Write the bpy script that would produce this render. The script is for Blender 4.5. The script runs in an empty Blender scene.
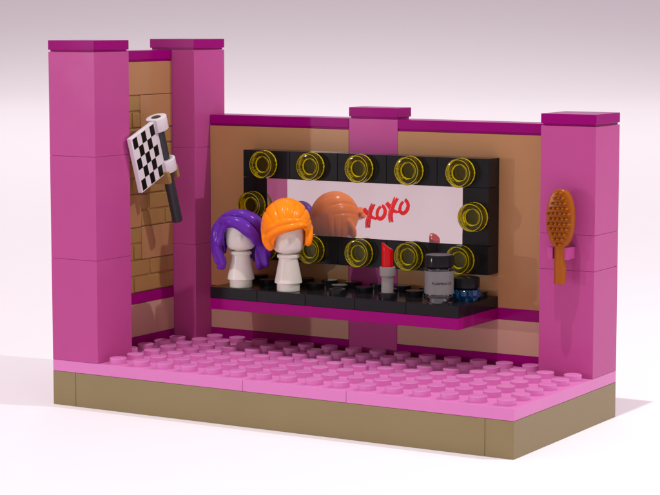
import bpy, bmesh, math, random
import numpy as np
from mathutils import Vector, Matrix

# ------------------------------------------------------------------ units: 1 stud = 8 mm
S = 0.008
scene = bpy.context.scene
COL = scene.collection

# ------------------------------------------------------------------ camera
F_PX, YAW, PITCH, ROLL = 2022.37, 0.5391, 0.1113, -0.0003
CAM = Vector((44.5858, -55.4702, 13.4424))
cd = bpy.data.cameras.new('camera'); cam = bpy.data.objects.new('camera', cd); COL.objects.link(cam)
fw = Vector((-math.sin(YAW)*math.cos(PITCH), math.cos(YAW)*math.cos(PITCH), -math.sin(PITCH)))
rt = Vector((math.cos(YAW), math.sin(YAW), 0)); up = rt.cross(fw)
r2 = math.cos(ROLL)*rt + math.sin(ROLL)*up; u2 = -math.sin(ROLL)*rt + math.cos(ROLL)*up
M3 = Matrix((r2, u2, -fw)).transposed()
cam.matrix_world = Matrix.Translation(CAM*S) @ M3.to_4x4()
cd.sensor_width = 36; cd.lens = F_PX/660*36; cd.clip_start = 0.01; cd.clip_end = 500
scene.camera = cam

# ------------------------------------------------------------------ world, lamps, exposure
w = bpy.data.worlds.new('World'); scene.world = w; w.use_nodes = True
bg = w.node_tree.nodes['Background']
bg.inputs[0].default_value = (0.535, 0.463, 0.50, 1); bg.inputs[1].default_value = 1.0
def lamp(name, pos, target, R, rad, col=(1, 1, 1)):
    """small bulb of the studio; R = radiance it gives a white surface at the target"""
    d = (Vector(pos)-Vector(target)).length*S
    l = bpy.data.lights.new(name, 'POINT'); l.energy = 4*math.pi**2*d*d*R
    l.shadow_soft_size = rad*S; l.color = col
    o = bpy.data.objects.new(name, l); COL.objects.link(o); o.location = Vector(pos)*S
    return o
lamp('top_lamp', (17, -53, 201), (9, 3, 1.6), 0.43, 1.8)
L = lamp('left_lamp', (-46, -76, 13), (8, 5, 6), 0.14, 0.7)
L.data.type = 'SPOT'; L.data.spot_size = math.radians(25); L.data.spot_blend = .4
L.rotation_euler = (Vector((9, 5, 6))-Vector((-46, -76, 13))).to_track_quat('-Z', 'Y').to_euler()
lamp('right_lamp', (44, 12, 46), (2, 4, 5), 0.29, 0.5)
# added fill spot, no visible source, brightens the sweep behind the set
_vd = Vector((-math.sin(YAW), math.cos(YAW), 0)); _p = Vector((9, 4, 0))+_vd*200+Vector((0, 0, 300)); _t = Vector((9, 4, 0))+_vd*215
l = bpy.data.lights.new('backdrop_fill', 'SPOT'); l.energy = 4*math.pi**2*(302*S)**2*.42; l.spot_size = math.radians(80); l.spot_blend = 1; l.shadow_soft_size = 3*S
o = bpy.data.objects.new('backdrop_fill', l); COL.objects.link(o); o.location = _p*S; o.rotation_euler = (_t-_p).to_track_quat('-Z', 'Y').to_euler()
scene.view_settings.view_transform = 'Standard'; scene.view_settings.look = 'None'
scene.view_settings.exposure = 0; scene.view_settings.gamma = 1
scene.cycles.max_bounces = 12

# ------------------------------------------------------------------ materials
def srgb(r, g, b):
    f = lambda c: (c/255/12.92) if c/255 <= .04045 else ((c/255+.055)/1.055)**2.4
    return (f(r), f(g), f(b), 1)
MATS = {}
def plastic(name, col, rough=.2, var=.02, trans=0., metal=0., ior=1.5, spec=.18, bump=.0, sss=0.):
    m = bpy.data.materials.new(name); m.use_nodes = True; nt = m.node_tree; b = nt.nodes['Principled BSDF']
    b.inputs['Roughness'].default_value = rough; b.inputs['IOR'].default_value = ior
    b.inputs['Transmission Weight'].default_value = trans; b.inputs['Metallic'].default_value = metal
    b.inputs['Specular IOR Level'].default_value = spec
    tc = nt.nodes.new('ShaderNodeTexCoord')
    n = nt.nodes.new('ShaderNodeTexNoise'); n.inputs['Scale'].default_value = 60; n.inputs['Detail'].default_value = 4
    nt.links.new(tc.outputs['Object'], n.inputs['Vector'])
    cr = nt.nodes.new('ShaderNodeValToRGB')
    c = Vector(col[:3])
    cr.color_ramp.elements[0].position = .3; cr.color_ramp.elements[1].position = .7
    cr.color_ramp.elements[0].color = (*(c*(1-var)), 1); cr.color_ramp.elements[1].color = (*[min(1, x*(1+var)) for x in c], 1)
    nt.links.new(n.outputs['Fac'], cr.inputs['Fac']); nt.links.new(cr.outputs['Color'], b.inputs['Base Color'])
    # handling marks: roughness wanders a little
    n2 = nt.nodes.new('ShaderNodeTexNoise'); n2.inputs['Scale'].default_value = 160; n2.inputs['Detail'].default_value = 6
    nt.links.new(tc.outputs['Object'], n2.inputs['Vector'])
    mr = nt.nodes.new('ShaderNodeMapRange'); mr.inputs['To Min'].default_value = max(0, rough-.04*min(1, rough*8)); mr.inputs['To Max'].default_value = rough+.05*min(1, rough*8)
    nt.links.new(n2.outputs['Fac'], mr.inputs['Value']); nt.links.new(mr.outputs['Result'], b.inputs['Roughness'])
    if bump:
        bp = nt.nodes.new('ShaderNodeBump'); bp.inputs['Strength'].default_value = bump; bp.inputs['Distance'].default_value = .0002
        n3 = nt.nodes.new('ShaderNodeTexNoise'); n3.inputs['Scale'].default_value = 90; n3.inputs['Detail'].default_value = 2
        nt.links.new(tc.outputs['Object'], n3.inputs['Vector'])
        nt.links.new(n3.outputs['Fac'], bp.inputs['Height']); nt.links.new(bp.outputs['Normal'], b.inputs['Normal'])
    MATS[name] = m
    return m
plastic('dark_pink', srgb(186, 77, 142), .17, spec=.12)
plastic('bright_pink', srgb(220, 128, 190), .22)
plastic('magenta', srgb(150, 4, 112), .16, spec=.06)
plastic('dark_tan', srgb(144, 126, 90), .3)
plastic('nougat', srgb(178, 130, 88), .17)
plastic('masonry_nougat', srgb(166, 128, 76), .3)
plastic('light_nougat', srgb(196, 156, 132), .2)
plastic('black', srgb(27, 26, 28), .14, spec=.12)
plastic('white', srgb(226, 218, 222), .25)
plastic('ink', srgb(12, 12, 12), .3)
plastic('dark_grey', srgb(62, 61, 64), .22)
plastic('pale_grey', srgb(224, 223, 207), .28)
plastic('tube_grey', srgb(134, 130, 125), .22)
plastic('label_grey', srgb(114, 113, 111), .14)
plastic('orange', srgb(255, 138, 14), .22)
plastic('purple', srgb(98, 42, 160), .2)
plastic('red', srgb(188, 8, 16), .2)
plastic('scrawl_red', srgb(226, 22, 28), .4)
plastic('scrawl_pale', srgb(235, 120, 130), .4)
plastic('brush_brown', srgb(160, 84, 6), .25)
plastic('mirror_silver', srgb(216, 201, 203), .015, .0, metal=.84)
plastic('trans_yellow', (0.80, 0.70, 0.01, 1), .04, .0, trans=.98, ior=1.26, spec=.5)
plastic('glint_yellow', srgb(245, 218, 18), .2, .25, trans=.35, ior=1.3)  # colour standing in for light refracted at the bulb edges
plastic('trans_clear', (0.93, 0.93, 0.95, 1), .02, .0, trans=1.)
plastic('trans_blue', (0.008, 0.17, 0.45, 1), .08, .0, trans=.78)
plastic('ground_white', srgb(252, 246, 249), .6, .004, spec=.15)

# ------------------------------------------------------------------ builders (coordinates in studs)
class MB:
    def __init__(s): s.bm = bmesh.new()
    def box(s, x0, y0, z0, x1, y1, z1, bev=.02, M=None):
        b = bmesh.new(); bmesh.ops.create_cube(b, size=1)
        for v in b.verts:
            v.co = Vector(((x0+x1)/2+v.co.x*(x1-x0), (y0+y1)/2+v.co.y*(y1-y0), (z0+z1)/2+v.co.z*(z1-z0)))
        if bev: bmesh.ops.bevel(b, geom=list(b.edges), offset=bev, segments=2, affect='EDGES', profile=.5)
        if M: bmesh.ops.transform(b, matrix=M, verts=b.verts)
        return s.merge(b)
    def merge(s, b):
        me = bpy.data.meshes.new('tmp'); b.to_mesh(me); b.free(); s.bm.from_mesh(me); bpy.data.meshes.remove(me); return s
    def lathe(s, prof, M=None, n=48):
        """profile (r, h) about local z"""
        b = bmesh.new(); rings = []
        for r, h in prof:
            if r < 1e-6: rings.append([b.verts.new((0, 0, h))])
            else: rings.append([b.verts.new((r*math.cos(2*math.pi*i/n), r*math.sin(2*math.pi*i/n), h)) for i in range(n)])
        for a, c in zip(rings, rings[1:]):
            for i in range(n):
                j = (i+1) % n
                if len(a) == 1 and len(c) == 1: continue
                if len(a) == 1: b.faces.new((a[0], c[i], c[j]))
                elif len(c) == 1: b.faces.new((a[i], a[j], c[0]))
                else: b.faces.new((a[i], a[j], c[j], c[i]))
        bmesh.ops.recalc_face_normals(b, faces=b.faces)
        if M: bmesh.ops.transform(b, matrix=M, verts=b.verts)
        return s.merge(b)
    def prism(s, pts, z0, z1, M=None, bev=0):
        b = bmesh.new()
        lo = [b.verts.new((x, y, z0)) for x, y in pts]; hi = [b.verts.new((x, y, z1)) for x, y in pts]
        b.faces.new(lo[::-1]); b.faces.new(hi)
        for i in range(len(pts)):
            j = (i+1) % len(pts); b.faces.new((lo[i], lo[j], hi[j], hi[i]))
        bmesh.ops.recalc_face_normals(b, faces=b.faces)
        if bev: bmesh.ops.bevel(b, geom=[e for e in b.edges if abs(e.verts[0].co.z-e.verts[1].co.z) < 1e-6], offset=bev, segments=3, affect='EDGES', profile=.5)
        if M: bmesh.ops.transform(b, matrix=M, verts=b.verts)
        return s.merge(b)
    def raw(s, V, Fs):
        b = bmesh.new(); vs = [b.verts.new(v) for v in V]
        for f in Fs: b.faces.new([vs[i] for i in f])
        bmesh.ops.recalc_face_normals(b, faces=b.faces)
        return s.merge(b)
    def mesh(s, name, mat, org=(0, 0, 0), ang=20):
        me = bpy.data.meshes.new(name)
        for v in s.bm.verts: v.co = (v.co-Vector(org))*S
        s.bm.to_mesh(me); s.bm.free()
        me.materials.append(MATS[mat])
        me.polygons.foreach_set('use_smooth', [True]*len(me.polygons))
        me.set_sharp_from_angle(angle=math.radians(ang))
        return me
    def build(s, name, mat, parent=None, ang=20):
        org = parent['_o'] if parent else (0, 0, 0)
        return link(name, s.mesh(name, mat, org, ang), parent)
ORG = {}
def link(name, me, parent, at=None):
    o = bpy.data.objects.new(name, me); COL.objects.link(o)
    if parent:
        o.parent = parent; po = parent['_o']
        if at is not None: o.location = (Vector(at)-Vector(po))*S; o['_o'] = list(at)
        else: o['_o'] = list(po)
    else: o['_o'] = [0, 0, 0]
    return o
def thing(name, loc, label, cat, group=None):
    o = bpy.data.objects.new(name, None); COL.objects.link(o); o.location = Vector(loc)*S
    o.empty_display_size = .005
    o['_o'] = list(loc); o['label'] = label; o['category'] = cat; o['kind'] = 'thing'
    if group: o['group'] = group
    return o
def B(*a, **k): return MB().box(*a, **k)
G = .006   # hair gap between two moulded bricks

STUD_PROF = [(.3, 0), (.3, .185), (.293, .197), (.28, .203), (0, .203)]
def stud_mesh(mat): return MB().lathe(STUD_PROF, n=36).mesh('stud', mat)
STUDS = {}
def stud(x, y, z, mat, parent):
    if mat not in STUDS: STUDS[mat] = stud_mesh(mat)
    return link('stud', STUDS[mat], parent, at=(x, y, z))

# ------------------------------------------------------------------ ground
gm = MB()
vd = Vector((-math.sin(YAW), math.cos(YAW), 0)); vr = Vector((math.cos(YAW), math.sin(YAW), 0)); O = Vector((9, 4, 0))
sec = [(-900, 0)]+[(-200+60*k, 0) for k in range(9)]+[(280+600*math.sin(math.radians(a/2)), 600-600*math.cos(math.radians(a/2))) for a in range(1, 181, 1)]+[(880, 1200)]
V = []; Fs = []
for q, h in sec:
    for e in (-2500, 2500): V.append(O+vd*q+vr*e+Vector((0, 0, h)))
for k in range(len(sec)-1): Fs.append([2*k, 2*k+1, 2*k+3, 2*k+2])
gm.raw(V, Fs)
g = gm.build('ground', 'ground_white'); g['kind'] = 'structure'; g['label'] = 'seamless pale pinkish white studio ground sweeping up behind the set'

# ------------------------------------------------------------------ base
base = thing('playset_base', (9, 4, 0), 'two layer oblong base, dark tan bricks under bright pink studded floor', 'base')
B(G, G, 0, 1-G, 8-G, 1.2, bev=.015).build('tan_brick', 'dark_tan', base)
B(1+G, G, 0, 17-G, 1-G, 1.2, bev=.015).build('tan_brick', 'dark_tan', base)
B(1+G, 7+G, 0, 17-G, 8-G, 1.2, bev=.015).build('tan_brick', 'dark_tan', base)
B(17+G, G, 0, 18-G, 8-G, 1.2, bev=.015).build('tan_brick', 'dark_tan', base)
for x0, x1 in ((0, 8), (8, 12), (12, 18)):
    pl = B(x0+G, G, 1.2+G, x1-G, 8-G, 1.6, bev=.015).build('floor_plate', 'bright_pink', base)
    for i in range(x0, x1):
        for j in range(0, 7):
            if (i < 2 and j < 2) or (i < 2 and j >= 6) or i < 1 or (i >= 16 and j >= 6): continue
            stud(i+.5, j+.5, 1.6, 'bright_pink', pl)

# ------------------------------------------------------------------ pillars
def tile(x0, y0, x1, y1, z, parent, name='cap'):
    m = B(x0+.06, y0+.06, z+.002, x1-.06, y1-.06, z+.08, bev=0); m.box(x0+.002, y0+.002, z+.07, x1-.002, y1-.002, z+.4, bev=.015)
    return m.build(name, 'magenta', parent)
def pillar(x0, y0, x1, y1, zs, label):
    t = thing('pink_pillar', ((x0+x1)/2, (y0+y1)/2, zs[0]), label, 'pillar', 'pink pillars of the playset')
    for a, b in zip(zs, zs[1:]):
        B(x0+G, y0+G, a+G/2, x1-G, y1-G, b-G/2, bev=.012).build('pillar_block', 'dark_pink', t)
    tile(x0, y0, x1, y1, zs[-1], t)
    return t
pillar(0, 0, 2, 2, (1.6, 5.2, 8.8, 12.4), 'tall pink pillar at the front left corner, left of the brick wall')
pillar(0, 6, 2, 8, (1.6, 5.2, 8.8, 12.4), 'tall pink pillar in the back corner, between the brick wall and the purple wig')
pillar(8, 7, 10, 8, (1.6, 5.2, 10.0), 'flat pink pillar rising behind the middle of the lit mirror')
rp = pillar(16, 6, 18, 8, (1.6, 5.2, 6.4, 10.0), 'shorter pink pillar at the right end that carries the hairbrush')
# clip jaws that hold the brush
for x0, x1 in ((16.58, 16.78), (17.18, 17.33)):
    m = B(x0, 5.36, 5.62, x1, 6.01, 6.02, bev=.02)
    m.build('clip_jaw', 'dark_pink', rp)
B(16.6, 5.82, 5.64, 17.32, 6.0, 6.0, bev=.02).build('clip_mount', 'dark_pink', rp)

# ------------------------------------------------------------------ walls
def back_wall(x0, x1, label):
    t = thing('back_wall', ((x0+x1)/2, 7.5, 1.6), label, 'wall', 'brown back wall sections')
    B(x0+G, 7, 1.6, x1-G, 8-G, 2.0-G, bev=.01).build('skirting_strip', 'magenta', t)
    B(x0+G, 7, 2.0, x1-G, 8-G, 3.2-G, bev=.01).build('pale_band', 'light_nougat', t)
    B(x0+G, 7, 3.2, x1-G, 8-G, 3.6-G, bev=.01).build('rail_strip', 'magenta', t)
    B(x0+G, 7, 3.6, x1-G, 8-G, 9.6-G, bev=.01).build('wall_panel', 'nougat', t)
    m = B(x0+G+.02, 7.05, 9.6, x1-G-.02, 7.95, 9.68, bev=0); m.box(x0+G, 7.002, 9.67, x1-G, 7.998, 10.0, bev=.015)
    m.build('coping', 'magenta', t)
back_wall(2, 8, 'brown back wall section behind the wigs and left half of mirror')
back_wall(10, 16, 'brown back wall section between the middle pillar and hairbrush pillar')

lw = thing('brick_wall', (.5, 4, 1.6), 'tall brown side wall with raised brickwork between two tall pink pillars', 'wall')
B(G, 2+G, 1.6, 1, 6-G, 2.0-G, bev=.01).build('skirting_strip', 'magenta', lw)
B(G, 2+G, 2.0, 1, 6-G, 3.2-G, bev=.01).build('pale_band', 'light_nougat', lw)
B(G, 2+G, 3.2, 1, 6-G, 3.6-G, bev=.01).build('rail_strip', 'magenta', lw)
def smooth(y0, y1, z0, z1): B(G, y0+G, z0+G, 1, y1-G, z1-G, bev=.02).build('smooth_brick', 'nougat', lw)
def masonry(y0, y1, z0, z1):
    m = B(G, y0+G, z0+G, .955, y1-G, z1-G, bev=0)
    k = 0; z = z0
    while z < z1-.01:
        js = [y0]; off = (.5 if round((z-3.6)/.6) % 2 else 1.5)
        y = math.floor(y0)-2+off
        for q in range(-4, 8):
            yy = off+2*q
            if y0+.05 < yy < y1-.05: js.append(yy)
        js.append(y1)
        for a, b in zip(js, js[1:]):
            aa, bb = a+(.0 if a == y0 else .04)+G, b-(.0 if b == y1 else .04)-G
            m.box(.85, aa, z+.03, 1.0, bb, z+.6-.03, bev=.035)
        z += .6
    m.build('masonry_brick', 'masonry_nougat', lw)
masonry(2, 6, 3.6, 4.8)
masonry(2, 4, 4.8, 6.0); smooth(4, 6, 4.8, 6.0)
smooth(2, 4, 6.0, 7.2); masonry(4, 6, 6.0, 7.2)
masonry(2, 6, 7.2, 8.4)
smooth(2, 4, 8.4, 9.6); masonry(4, 6, 8.4, 9.6)
masonry(2, 4, 9.6, 10.8); smooth(4, 6, 9.6, 10.8)
smooth(2, 6, 10.8, 12.0)
m = B(.05, 2+G+.02, 12.0, .95, 6-G-.02, 12.08, bev=0); m.box(G, 2+G, 12.07, .998, 6-G, 12.4, bev=.015)
m.build('coping', 'magenta', lw)

# ------------------------------------------------------------------ shelf
sh = thing('dressing_shelf', (9, 5.5, 3.2), 'studded black shelf on magenta plate jutting out under the mirror', 'shelf')
B(4, 4, 3.2, 14, 7-G, 3.6-G, bev=.012).build('support_plate', 'magenta', sh)
for x in (5, 7, 9, 11, 13):
    j = B(x-1+G, 4, 3.6, x+1-G, 5-G, 4.0, bev=.012).build('jumper_plate', 'black', sh)
    m = MB().lathe([(.2, .02), (.2, .19), (.22, .203), (.28, .203), (.293, .197), (.3, .185), (.3, 0)], M=Matrix.Translation((x, 4.5, 4.0)), n=36)
    m.build('hollow_stud', 'black', j)
for x0, x1 in ((4, 8), (8, 14)):
    p = B(x0+G, 5+G, 3.6, x1-G, 7-G, 4.0, bev=.012).build('studded_plate', 'black', sh)
    for i in range(x0, x1):
        for jy in (5.5, 6.5): stud(i+.5, jy, 4.0, 'black', p)

# ------------------------------------------------------------------ mirror
YF = 6.2
mi = thing('vanity_mirror', (9, 6.6, 4.8), 'oblong black framed vanity mirror ringed by round yellow bulbs, red writing on glass', 'mirror')
for z0 in (4.8, 7.8):
    for x in (5, 7, 9, 11, 13):
        B(x-1+G, YF, z0+G, x+1-G, 7-G, z0+1-G, bev=.012).build('frame_block', 'black', mi)
for x0 in (4, 13):
    B(x0+G, YF, 5.8+G, x0+1-G, 7-G, 7.8-G, bev=.012).build('frame_block', 'black', mi)
B(5+G, YF+.02, 5.8+G, 13-G, 6.9, 7.8-G, bev=.01).build('mirror_glass', 'mirror_silver', mi)
RY = Matrix.Rotation(math.pi/2, 4, 'X')     # local z -> -y
BULB = MB().lathe([(0, 0.004), (.47, 0.004), (.48, .02), (.48, .11), (.49, .13), (.5, .14), (.5, .16), (.5, .36), (.485, .392), (.45, .40), (.32, .40), (.30, .385), (.29, .20), (0, .19)], M=RY, n=56).mesh('bulb', 'trans_yellow')
def tor(r, h, t, n=8, wob=0): return [(r+t*math.cos(2*math.pi*i/n), h+t*math.sin(2*math.pi*i/n)) for i in range(n+1)]
_r = MB(); _r.lathe(tor(.285, .23, .021), M=RY, n=48); _r.lathe(tor(.478, .07, .024), M=RY, n=48); _r.lathe(tor(.452, .396, .008), M=RY, n=48)  # beads shaped as the bright refracted edges of the clear bulb
for k in range(17):  # small blocks imitating the ragged glints of the back edge
    a = 2*math.pi*(k+.3*math.sin(k*5))/17; _r.box(.492*math.cos(a)-.016, -.15, .492*math.sin(a)-.016, .492*math.cos(a)+.016, -.05, .492*math.sin(a)+.016, bev=.005)
GLINT = _r.mesh('edge_glint', 'glint_yellow', ang=50)
for x, z in [(x, z) for z in (8.3, 5.3) for x in (5, 7, 9, 11, 13)]+[(4.5, 6.8), (13.5, 6.8)]:
    bo = link('bulb', BULB, mi, at=(x, YF, z)); link('edge_glint', GLINT, bo, at=(x, YF, z))
# the red scrawl, four letters of two strokes and rings
rnd = random.Random(4)
def catmull(P, n):
    P = [Vector(p) for p in P]; P = [P[0]*2-P[1]]+P+[P[-1]*2-P[-2]]; out = []
    for i in range(1, len(P)-2):
        for k in range(n):
            t = k/n; a, b, c, d = P[i-1:i+3]
            out.append(.5*((2*b)+(c-a)*t+(2*a-5*b+4*c-d)*t*t+(3*b-a-3*c+d)*t**3))
    out.append(P[-2]); return out
def stroke(mb, pts, w0, w1, y, t=.004, rough=.0):
    C = catmull(pts, 14); n = len(C); L = []; Rr = []
    for i, c in enumerate(C):
        d = (C[min(i+1, n-1)]-C[max(i-1, 0)]).normalized(); nn = Vector((-d.y, d.x)); u = i/(n-1)
        wd = (w0+(w1-w0)*u)*(.75+.25*math.sin(math.pi*u))
        L.append(c+nn*(wd/2+rnd.uniform(-1, 1)*rough)); Rr.append(c-nn*(wd/2+rnd.uniform(-1, 1)*rough))
    poly = [(p.x, p.y) for p in L]+[(p.x, p.y) for p in Rr[::-1]]
    V = [(x, y-t, z) for x, z in poly]+[(x, y, z) for x, z in poly]; N = len(poly)
    Fs = [[i, i+1, N-2-i, N-1-i] for i in range(n-1)]
    Fs += [[i, (i+1) % N, N+(i+1) % N, N+i] for i in range(N)]
    mb.raw(V, Fs)
GY = YF+.02
LET = [([(9.07, 6.86), (9.23, 6.71), (9.41, 6.58), (9.60, 6.53)], .15, .06, [(9.46, 7.05), (9.37, 6.87), (9.30, 6.63), (9.24, 6.38), (9.24, 6.21)]),
       ([(9.99, 7.12), (10.15, 6.96), (10.30, 6.84), (10.49, 6.81)], .15, .06, [(10.40, 7.31), (10.28, 7.13), (10.21, 6.94), (10.15, 6.70), (10.19, 6.45)])]
OS = [[(9.76, 6.98), (9.64, 6.83), (9.62, 6.63), (9.73, 6.54), (9.87, 6.62), (9.94, 6.80), (9.88, 6.97), (9.80, 7.00)],
      [(10.66, 7.19), (10.55, 7.03), (10.54, 6.85), (10.66, 6.78), (10.79, 6.87), (10.86, 7.05), (10.80, 7.21), (10.72, 7.25)]]
for (a, w0, w1, b) in LET:
    m = MB(); stroke(m, a, w0*1.4, w1*1.7, GY, rough=.01)
    m.build('lettering', 'scrawl_red', mi)
    m = MB()
    for off in (-.065, 0, .065):
        stroke(m, [(x+off+rnd.uniform(-.012, .012), z+rnd.uniform(-.03, .03)) for x, z in b],  .065, .07, GY-.006-off*.02, rough=.008)
    m.build('lettering', 'scrawl_red', mi)
    m = MB(); stroke(m, [(x-.05, z-.02) for x, z in b[1:]], .02, .01, GY-.013, rough=.006)
    m.build('lettering', 'scrawl_pale', mi)
for o_ in OS:
    m = MB(); stroke(m, o_, .135, .15, GY, rough=.008); m.build('lettering', 'scrawl_red', mi)

# ------------------------------------------------------------------ sculpted forms: distance fields turned into surfaces
def sd_ell(P, c, r):
    q = (P-np.array(c))/np.array(r); k0 = np.linalg.norm(q, axis=-1); k1 = np.linalg.norm(q/np.array(r), axis=-1)
    return k0*(k0-1)/np.maximum(k1, 1e-6)
def sd_chain(P, pts, k=.05):
    d = None
    Q = [np.array([*p, r], float) for p, r in pts]; Q = [2*Q[0]-Q[1]]+Q+[2*Q[-1]-Q[-2]]; sm = []
    for i in range(1, len(Q)-2):
        for t in (0, .25, .5, .75):
            a, b, c, e = Q[i-1:i+3]; sm.append(.5*(2*b+(c-a)*t+(2*a-5*b+4*c-e)*t*t+(3*b-a-3*c+e)*t**3))
    sm.append(Q[-2]); pts = [(q[:3], max(q[3], .03)) for q in sm]
    for (a, ra), (b, rb) in zip(pts, pts[1:]):
        a = np.array(a, float); b = np.array(b, float); ba = b-a
        h = np.clip(((P-a)@ba)/(ba@ba), 0, 1)
        e = np.linalg.norm(P-a-h[..., None]*ba, axis=-1)-(ra+(rb-ra)*h)
        d = e if d is None else np.minimum(d, e)
    return d
def smin(a, b, k): h = np.clip(.5+.5*(b-a)/k, 0, 1); return b+(a-b)*h-k*h*(1-h)
def smax(a, b, k): return -smin(-a, -b, k)
def sd_poly(X, Z, V):
    V = np.array(V, float); n = len(V); d = (X-V[0, 0])**2+(Z-V[0, 1])**2; s = np.ones_like(X)
    j = n-1
    for i in range(n):
        e = V[j]-V[i]; wx = X-V[i, 0]; wz = Z-V[i, 1]
        t = np.clip((wx*e[0]+wz*e[1])/(e@e), 0, 1); bx = wx-e[0]*t; bz = wz-e[1]*t
        d = np.minimum(d, bx*bx+bz*bz)
        c1 = Z >= V[i, 1]; c2 = Z < V[j, 1]; c3 = e[0]*wz > e[1]*wx
        s = np.where((c1 & c2 & c3) | (~c1 & ~c2 & ~c3), -s, s); j = i
    return s*np.sqrt(d)
def surface(f, lo, hi, h):
    ax = [np.arange(lo[i], hi[i]+h, h) for i in range(3)]
    X, Y, Z = np.meshgrid(*ax, indexing='ij'); P = np.stack([X, Y, Z], -1); D = f(P).astype(float)
    D = np.where(np.abs(D) < 1e-9, 1e-9, D)
    nx, ny, nz = D.shape; sg = D < 0
    acc = np.zeros((nx-1, ny-1, nz-1, 3)); cnt = np.zeros((nx-1, ny-1, nz-1))
    cor = [(i, j, k) for i in (0, 1) for j in (0, 1) for k in (0, 1)]
    sl = lambda c: (slice(c[0], nx-1+c[0]), slice(c[1], ny-1+c[1]), slice(c[2], nz-1+c[2]))
    for a in cor:
        for d in range(3):
            if a[d]: continue
            b = list(a); b[d] = 1; A, Bb = D[sl(a)], D[sl(b)]; m_ = (A < 0) != (Bb < 0)
            t = np.where(m_, A/np.where(m_, A-Bb, 1), 0)
            p = P[sl(a)]+(P[sl(b)]-P[sl(a)])*t[..., None]
            acc += np.where(m_[..., None], p, 0); cnt += m_
    idx = -np.ones(cnt.shape, int); act = cnt > 0; idx[act] = np.arange(act.sum()); V = acc[act]/cnt[act][:, None]
    Q = []
    for d in range(3):
        o = [q for q in range(3) if q != d]
        s0 = [slice(1, -1)]*3; s0[d] = slice(0, -1); s1 = list(s0); s1[d] = slice(1, None)
        A = sg[tuple(s0)]; Bb = sg[tuple(s1)]; I = np.argwhere(A != Bb)
        if not len(I): continue
        flip = A[tuple(I.T)]; off = np.ones(3, int); off[d] = 0; I = I+off
        def cell(da, db):
            J = I.copy(); J[:, o[0]] += da; J[:, o[1]] += db; return idx[tuple(J.T)]
        q = np.stack([cell(-1, -1), cell(0, -1), cell(0, 0), cell(-1, 0)], -1)
        if d == 1: q = q[:, ::-1]
        q = np.where(flip[:, None], q, q[:, ::-1]); Q.append(q)
    return V, np.concatenate(Q)
def sculpt(name, f, lo, hi, h, mat, parent, M, iters=2):
    V, Q = surface(f, lo, hi, h)
    me = bpy.data.meshes.new(name); me.from_pydata([tuple(v) for v in V], [], [tuple(int(i) for i in q) for q in Q])
    bm = bmesh.new(); bm.from_mesh(me)
    for _ in range(iters): bmesh.ops.smooth_vert(bm, verts=bm.verts, factor=.5, use_axis_x=True, use_axis_y=True, use_axis_z=True)
    bmesh.ops.recalc_face_normals(bm, faces=bm.faces)
    bmesh.ops.transform(bm, matrix=M, verts=bm.verts)
    org = Vector(parent['_o']) if parent else Vector((0, 0, 0))
    for v in bm.verts: v.co = (v.co-org)*S
    bm.to_mesh(me); bm.free(); me.materials.append(MATS[mat]); me.polygons.foreach_set('use_smooth', [True]*len(me.polygons))
    return link(name, me, parent)
FACE = math.radians(30.9)     # the stands look towards the front right
def at(x, y, z, a=FACE): return Matrix.Translation((x, y, z)) @ Matrix.Rotation(a, 4, 'Z')

# ------------------------------------------------------------------ wig stands
def head_sdf(P):
    X, Y, Z = P[..., 0], P[..., 1], P[..., 2]
    r = np.sqrt(X*X+Y*Y*1.04); rr = .17
    rad = .545-.05*np.clip(-Z/.5, 0, 1)**2
    q0 = r-(rad-rr); q1 = np.abs(Z-.0)-(.56-rr)
    d = np.sqrt(np.maximum(q0, 0)**2+np.maximum(q1, 0)**2)+np.minimum(np.maximum(q0, q1), 0)-rr
    d = smin(d, sd_ell(P, (0, -.515, -.10), (.05, .055, .08)), .09)           # nose
    for s_ in (-1, 1):
        d = smax(d, -sd_ell(P, (.2*s_, -.60, .03), (.13, .085, .07)), .08)     # eye hollows
        d = smin(d, sd_ell(P, (.50*s_, .03, -.04), (.06, .09, .12)), .05)     # ears
    d = smax(d, -sd_ell(P, (0, -.59, -.29), (.12, .05, .02)), .03)            # mouth line
    return d
def wig_stand(x, y, label):
    t = thing('wig_stand', (x, y, 4.0), label, 'wig stand', 'pale grey wig stands on the shelf')
    MB().lathe([(.30, .24), (.31, .22), (.31, .01), (.33, 0), (.39, 0), (.405, .015), (.405, .26), (.41, .28), (.475, .29), (.487, .305), (.485, .34), (.335, 1.12), (.335, 1.17), (.375, 1.18), (.395, 1.2), (.395, 1.27), (.38, 1.3), (.25, 1.33), (.25, 1.42)],
               M=Matrix.Translation((x, y, 4.0)), n=56).build('cone_body', 'pale_grey', t)
    sculpt('head', head_sdf, (-.75, -.8, -.7), (.75, .75, .7), .03, 'pale_grey', t, at(x, y, 5.92), 1)
wig_stand(5, 4.5, 'pale grey cone with blank head, the left one, wearing the long purple wig')
wig_stand(7, 4.5, 'pale grey cone with blank head, the right one, wearing the short orange wig')

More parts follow.
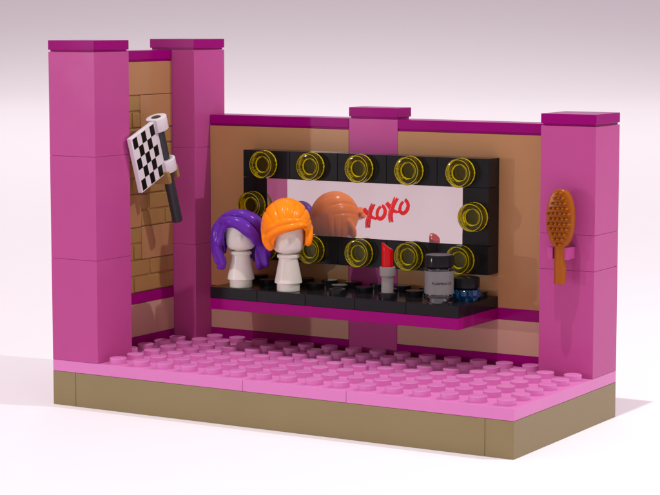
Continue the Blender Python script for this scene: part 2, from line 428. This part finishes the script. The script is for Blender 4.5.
def groove(u, w): return np.exp(-(np.minimum(u % 1, 1-u % 1)/w)**2)
def cavity(P):
    r = np.hypot(P[..., 0], P[..., 1]); return np.maximum(r-.565, np.maximum(P[..., 2]-.50, -1.6-P[..., 2]))
def orange_sdf(P):
    X, Y, Z = P[..., 0], P[..., 1], P[..., 2]
    d = sd_ell(P, (-.07, .10, .36), (.90, .93, 1.0))
    # fan of combed grooves rising from the fringe band
    phi = np.arctan2(X+.12, Z-.05); up_ = np.clip((Z-.45)/.25, 0, 1)*np.clip((.75-Y)/.3, 0, 1)*np.clip((1.3-Z)/.3, 0, 1)
    d = d+.034*groove(phi/.34+.15*Y, .12)*up_
    back = np.clip((Y-.0)/.4, 0, 1)*np.clip((.6-Z)/.3, 0, 1)
    d = d+.03*groove(np.arctan2(X, Y)/.3, .16)*back
    hole = smax(sd_poly(X, Z, [(-.46, -1.2), (-.50, -.45), (-.47, -.12), (-.36, .08), (-.12, .20), (.2, .27), (.5, .36), (.60, .22), (.63, -.1), (.62, -.33), (1.3, -.38), (1.3, -1.2)]), Y-.02, .05)
    d = smax(d, -hole, .06)
    lock = sd_chain(P, [((-.80, -.05, .25), .15), ((-.76, -.30, -.05), .17), ((-.68, -.38, -.24), .16), ((-.62, -.42, -.34), .12)])
    d = smin(d, lock, .07)
    d = smin(d, sd_chain(P, [((.76, .0, .3), .12), ((.74, -.2, .0), .13), ((.71, -.25, -.20), .12)]), .07)
    b1 = sd_chain(P, [((-.66, -.48, -.24), .08), ((-.70, -.46, -.05), .13), ((-.58, -.62, .14), .13), ((-.25, -.82, .33), .14), ((.15, -.88, .43), .14), ((.45, -.80, .47), .12), ((.62, -.66, .45), .08)])
    b2 = sd_chain(P, [((-.78, -.30, .18), .10), ((-.55, -.66, .40), .12), ((-.15, -.84, .58), .12), ((.25, -.84, .64), .11), ((.62, -.62, .58), .07)])
    d = smin(d, smin(b1, b2, .025), .04)
    d = smax(d, -.62-Z+.0*X, .1)
    return smax(d, -cavity(P), .03)
def purple_sdf(P):
    X, Y, Z = P[..., 0], P[..., 1], P[..., 2]
    d = sd_ell(P, (-.06, .12, .10), (.80, .84, .76))
    hole = smax(sd_poly(X, Z, [(-.55, -1.6), (-.60, -.5), (-.60, .05), (-.55, .22), (-.28, .27), (.02, .22), (.26, .02), (.42, -.16), (.50, -.5), (.45, -1.6)]), Y-.05, .05)
    d = smax(d, -hole, .06)
    d = smax(d, -.75-Z, .1)
    L = [((-.50, .0, .45), .28), ((-.76, -.12, .15), .27), ((-.84, -.16, -.20), .23), ((-.83, -.22, -.50), .20), ((-.74, -.28, -.78), .19), ((-.66, -.30, -1.0), .20), ((-.70, -.32, -1.14), .14)]
    d = smin(d, sd_chain(P, L), .1)
    d = smin(d, sd_chain(P, [((-.92, -.1, .0), .12), ((-.98, -.16, -.3), .11), ((-.92, -.22, -.62), .10), ((-.82, -.3, -.95), .09)]), .05)
    d = smin(d, sd_chain(P, [((-.62, .35, .1), .27), ((-.68, .3, -.3), .22), ((-.62, .15, -.6), .14)]), .1)
    Rr = [((.45, .1, .4), .30), ((.60, .05, .0), .28), ((.64, .05, -.4), .29), ((.70, .02, -.75), .34), ((.68, .0, -.98), .31)]
    d = smin(d, sd_chain(P, Rr), .1)
    d = smin(d, sd_chain(P, [((.80, -.1, -.2), .13), ((.92, -.15, -.6), .16), ((.88, -.16, -1.04), .15)]), .05)
    d = smin(d, sd_chain(P, [((.45, .2, -.4), .15), ((.46, .0, -.75), .17), ((.42, .05, -1.12), .15)]), .05)
    d = smin(d, sd_chain(P, [((.3, .55, .1), .3), ((.35, .5, -.4), .28), ((.5, .3, -.8), .24)]), .1)
    b1 = sd_chain(P, [((-.62, -.32, .46), .14), ((-.36, -.62, .50), .19), ((-.02, -.74, .42), .22), ((.28, -.76, .20), .23), ((.50, -.62, -.04), .20), ((.62, -.42, -.30), .13)])
    b2 = sd_chain(P, [((-.45, -.2, .66), .15), ((0, -.46, .72), .17), ((.4, -.48, .52), .20), ((.68, -.30, .16), .18), ((.80, -.12, -.25), .13)])
    b3 = sd_chain(P, [((-.30, -.70, .46), .07), ((-.52, -.56, .36), .10), ((-.68, -.40, .08), .12), ((-.74, -.38, -.3), .10)])
    d = smin(d, smin(b1, b2, .03), .05); d = smin(d, b3, .06)
    g1 = np.sin(X*20+Z*6+Y*5)*np.clip((.0-Z)/.4, 0, 1)+np.sin(X*9+Y*15-Z*10)*np.clip((Z-.2)/.3, 0, 1)*np.clip((Y+.1)/.3, 0, 1)
    d = d+.026*g1
    return smax(d, -cavity(P), .03)
wo = sculpt('wig', orange_sdf, (-1.2, -1.25, -.9), (1.15, 1.25, 1.5), .026, 'orange', None, at(7, 4.5, 5.92), 1)
wo['label'] = 'short glossy orange wig with a swept fringe, between purple wig and mirror writing'; wo['category'] = 'wig'; wo['group'] = 'wigs on the stands'
wp = sculpt('wig', purple_sdf, (-1.3, -1.2, -1.4), (1.25, 1.25, 1.1), .026, 'purple', None, at(5, 4.5, 5.92), 1)
wp['label'] = 'long wavy purple wig hanging past the head of its stand'; wp['category'] = 'wig'; wp['group'] = 'wigs on the stands'

# ------------------------------------------------------------------ lipstick
x, y = 11, 4.5
li = thing('lipstick', (x, y, 4.2), 'open red lipstick standing in a light grey tube on the black shelf', 'lipstick')
MB().lathe([(0, 0), (.205, 0), (.21, .01), (.21, .52), (.27, .60), (.275, .62), (.275, .88), (.265, .9), (.21, .9), (.21, .86), (0, .86)], M=Matrix.Translation((x, y, 4.205)), n=16).build('tube', 'tube_grey', li, ang=20)
V = []; Fs = []; N = 40
prof = [(.195, 4.2+.87, 0, 0), (.195, 4.2+1.2, 0, 0), (.195, 4.2+1.42, 0, 0.0), (.190, 4.2+1.58, .16, -.01), (.165, 4.2+1.60, .22, -.025), (.09, 4.2+1.61, .30, -.03), (.0001, 4.2+1.61, .3, -.03)]
for r, z, sl, sx in prof:
    for i in range(N):
        a = 2*math.pi*i/N; lx, ly = r*math.cos(a)+sx, r*math.sin(a)
        V.append((lx, ly, z-4.2-sl*(lx/.195)*.6))
for k in range(len(prof)-1):
    for i in range(N):
        j = (i+1) % N; Fs.append([k*N+i, k*N+j, (k+1)*N+j, (k+1)*N+i])
Mx = at(x, y, 4.2)
V = [tuple(Mx @ Vector(v)) for v in V]
MB().raw(V, Fs).build('lip_colour', 'red', li, ang=40)

# ------------------------------------------------------------------ perfume bottle
x, y = 13, 4.5
pb = thing('perfume_bottle', (x, y, 4.0), 'clear round bottle with grey label and thick black lid, by the shelf corner', 'bottle')
T = Matrix.Translation((x, y, 4.0))
MB().lathe([(.31, .22), (.31, .012), (.33, 0), (.38, 0), (.4, .02), (.4, .19), (.47, .22), (.49, .24), (.49, 1.16), (.47, 1.19), (.3, 1.19), (.3, .30), (.28, .24), (.31, .22)], M=T, n=64).build('glass_body', 'trans_clear', pb)
MB().lathe([(.493, .33), (.500, .335), (.500, 1.10), (.493, 1.105)], M=T, n=64).build('label_band', 'label_grey', pb)
MB().lathe([(0, 1.195), (.40, 1.195), (.43, 1.21), (.46, 1.24), (.488, 1.26), (.488, 1.58), (.475, 1.62), (.44, 1.64), (0, 1.64)], M=T, n=64).build('lid', 'black', pb)
def text_mesh(body, size):
    cu = bpy.data.curves.new('t', 'FONT'); cu.body = body; cu.size = size; cu.align_x = 'LEFT'; cu.align_y = 'CENTER'; cu.extrude = 0; cu.offset = .002
    o = bpy.data.objects.new('t', cu); COL.objects.link(o); bpy.context.view_layer.update()
    me = bpy.data.meshes.new_from_object(o.evaluated_get(bpy.context.evaluated_depsgraph_get())); bpy.data.objects.remove(o); return me
me = text_mesh('FUSPEN', .125)
bm = bmesh.new(); bm.from_mesh(me)
ext = max(v.co.x for v in bm.verts)
for (a, b, c, d_) in ((ext+.04, -.055, ext+.16, -.042), (ext+.04, .062, ext+.16, .075), (ext+.04, -.055, ext+.053, .075), (ext+.147, -.055, ext+.16, .075), (ext+.07, -.02, ext+.13, .0), (ext+.07, .02, ext+.13, .035)):
    bm.faces.new([bm.verts.new(p) for p in ((a, b, 0), (c, b, 0), (c, d_, 0), (a, d_, 0))])
tot = ext+.16; mx = (FACE-math.pi/2)
for v in bm.verts:
    u = (v.co.x-tot*.5+.06)/.504*(.72/tot*1.0); a_ = mx+u
    v.co = Vector((x+.504*math.cos(a_), y+.504*math.sin(a_), 4.0+.70+v.co.y*.85))
mb = MB(); mb.merge(bm); mb.build('lettering', 'ink', pb)

# ------------------------------------------------------------------ cream jar
x, y = 13.5, 5.5
cj = thing('cream_jar', (x, y, 4.0), 'small translucent blue jar with flat black lid, behind the clear bottle', 'jar')
T = Matrix.Translation((x, y, 4.0))
def petal(r0, amp, z, n=72, k=9): return [(r0+amp*math.cos(k*2*math.pi*i/n))*1 for i in range(n)]
V = []; Fs = []; n = 72; lev = [(.31, 0, .0), (.40, .01, .0), (.42, .03, .10), (.44, .04, .14), (.475, .03, .20), (.485, .025, .36), (.46, .02, .395), (.30, 0, .395)]
for r0, amp, z in lev:
    for i in range(n):
        r_ = r0+amp*(1.1*math.cos(11*2*math.pi*i/n+z*9)+.7*math.cos(7*2*math.pi*i/n-z*14))*(.0 if amp == 0 else 1); V.append((x+r_*math.cos(2*math.pi*i/n), y+r_*math.sin(2*math.pi*i/n), 4.0+z+.001))
for k in range(len(lev)-1):
    for i in range(n): Fs.append([k*n+i, k*n+(i+1) % n, (k+1)*n+(i+1) % n, (k+1)*n+i])
Fs.append(list(range((len(lev)-1)*n, len(lev)*n))); 
Fs += [[i, (i+1) % n, len(V)+(i+1) % n, len(V)+i] for i in range(n)]
V += [(x+.31*math.cos(2*math.pi*i/n), y+.31*math.sin(2*math.pi*i/n), 4.24) for i in range(n)]; Fs.append(list(range(len(V)-n, len(V))))
MB().raw(V, Fs).build('glass_pot', 'trans_blue', cj)
MB().lathe([(0, .40), (.40, .40), (.42, .42), (.46, .45), (.485, .47), (.485, .74), (.475, .78), (.44, .80), (0, .80)], M=T, n=56).build('lid', 'black', cj)

# ------------------------------------------------------------------ hairbrush
bx_, zc = 17.02, 6.98
hb = thing('hairbrush', (bx_, 5.4, 4.8), 'orange brown oval hairbrush clipped upright on the right pillar', 'hairbrush')
RX = Matrix.Translation((bx_, 5.6, zc)) @ RY
def oval(a, b, n=64, e=2.3):
    return [(math.copysign(abs(math.cos(2*math.pi*i/n))**(2/e), math.cos(2*math.pi*i/n))*a, math.copysign(abs(math.sin(2*math.pi*i/n))**(2/e), math.sin(2*math.pi*i/n))*b) for i in range(n)]
m = MB().prism(oval(.475, .98), 0, .30, M=RX, bev=.07); m.build('brush_head', 'brush_brown', hb)
hm = MB().lathe([(0, 0), (.17, 0), (.2, .02), (.2, 1.3), (0, 1.3)], M=Matrix.Translation((bx_, 5.45, 4.80)), n=32); hm.build('handle', 'brush_brown', hb)
BR = MB().lathe([(.052, 0), (.042, .12), (.022, .165), (0, .17)], M=RY, n=10).mesh('bristle', 'brush_brown')
k = 0
for j in range(-5, 6):
    for i in range(-3, 4):
        u = (i+(.5 if j % 2 else 0))*.155; v = j*.17
        if (u/.41)**2+(v/.90)**2 < 1.0: link('bristle', BR, hb, at=(bx_+u, 5.302, zc+v))

# ------------------------------------------------------------------ checkered flag
Tt = Vector((2.0, 3.583, 10.03)); bd = Vector((0, .316, -.949)).normalized(); a_ = .10
wd = (Vector((a_, 0, 0))+Vector((0, bd.z, -bd.y))*math.sqrt(1-a_*a_)).normalized()
if wd.y > 0: wd = (Vector((a_, 0, 0))+Vector((0, -.949, -.316))*math.sqrt(1-a_*a_)).normalized()
nd = wd.cross(bd).normalized()
if nd.x < 0: nd = -nd
FM = Matrix.Translation(Tt) @ Matrix((wd, bd, nd)).transposed().to_4x4()      # local x = along cloth, y = down the bar, z = out to the room
fl = thing('checkered_flag', tuple(Tt+bd*4.05), 'black and white checkered flag on a dark grey bar, leaning from the brick wall', 'flag')
barM = FM @ Matrix.Rotation(-math.pi/2, 4, 'X')
MB().lathe([(0, -.02), (.17, -.02), (.19, 0), (.19, 4.02), (.17, 4.05), (0, 4.05)], M=barM, n=32).build('bar', 'dark_grey', fl)
MB().box(.20, .03, -.09, 2.06, 2.08, .09, bev=.03, M=FM).build('cloth', 'white', fl)
for y0, y1 in ((-.01, .47), (1.60, 2.06)):
    n = 28; pts = [(.36, .2)]+[(.42*math.cos(a), .36*math.sin(a)) for a in [math.radians(40+ (280)*i/n) for i in range(n+1)]]+[(.36, -.2)]
    m = MB().prism([(px, pz) for px, pz in pts], y0, y1, bev=.02, M=FM @ Matrix(((1, 0, 0, 0), (0, 0, 1, 0), (0, 1, 0, 0), (0, 0, 0, 1))))
    m.build('sleeve', 'white', fl)
m = MB(); c0, cw, r0, rh = .42, .312, .09, .388
for c in range(5):
    for r in range(5):
        if (c+r) % 2 == 0:
            m.box(c0+c*cw, r0+r*rh, .088, c0+(c+1)*cw, r0+(r+1)*rh, .093, bev=0, M=FM)
ck = m.build('checker_print', 'ink', fl)
# the clip on the brick wall that grips the bar
cb = 2.2; cp = Tt+bd*cb
mm = MB().box(.98, cp.y-.3, cp.z-.22, 1.66, cp.y+.3, cp.z+.22, bev=.03)
for s0, s1 in ((-.40, -.225), (.225, .40)):
    mm.box(s0, cb-.24, -.40, s1, cb+.24, .26, bev=.04, M=FM)
mm.build('bar_clip', 'masonry_nougat', lw)

for o in bpy.data.objects:
    if '_o' in o: del o['_o']
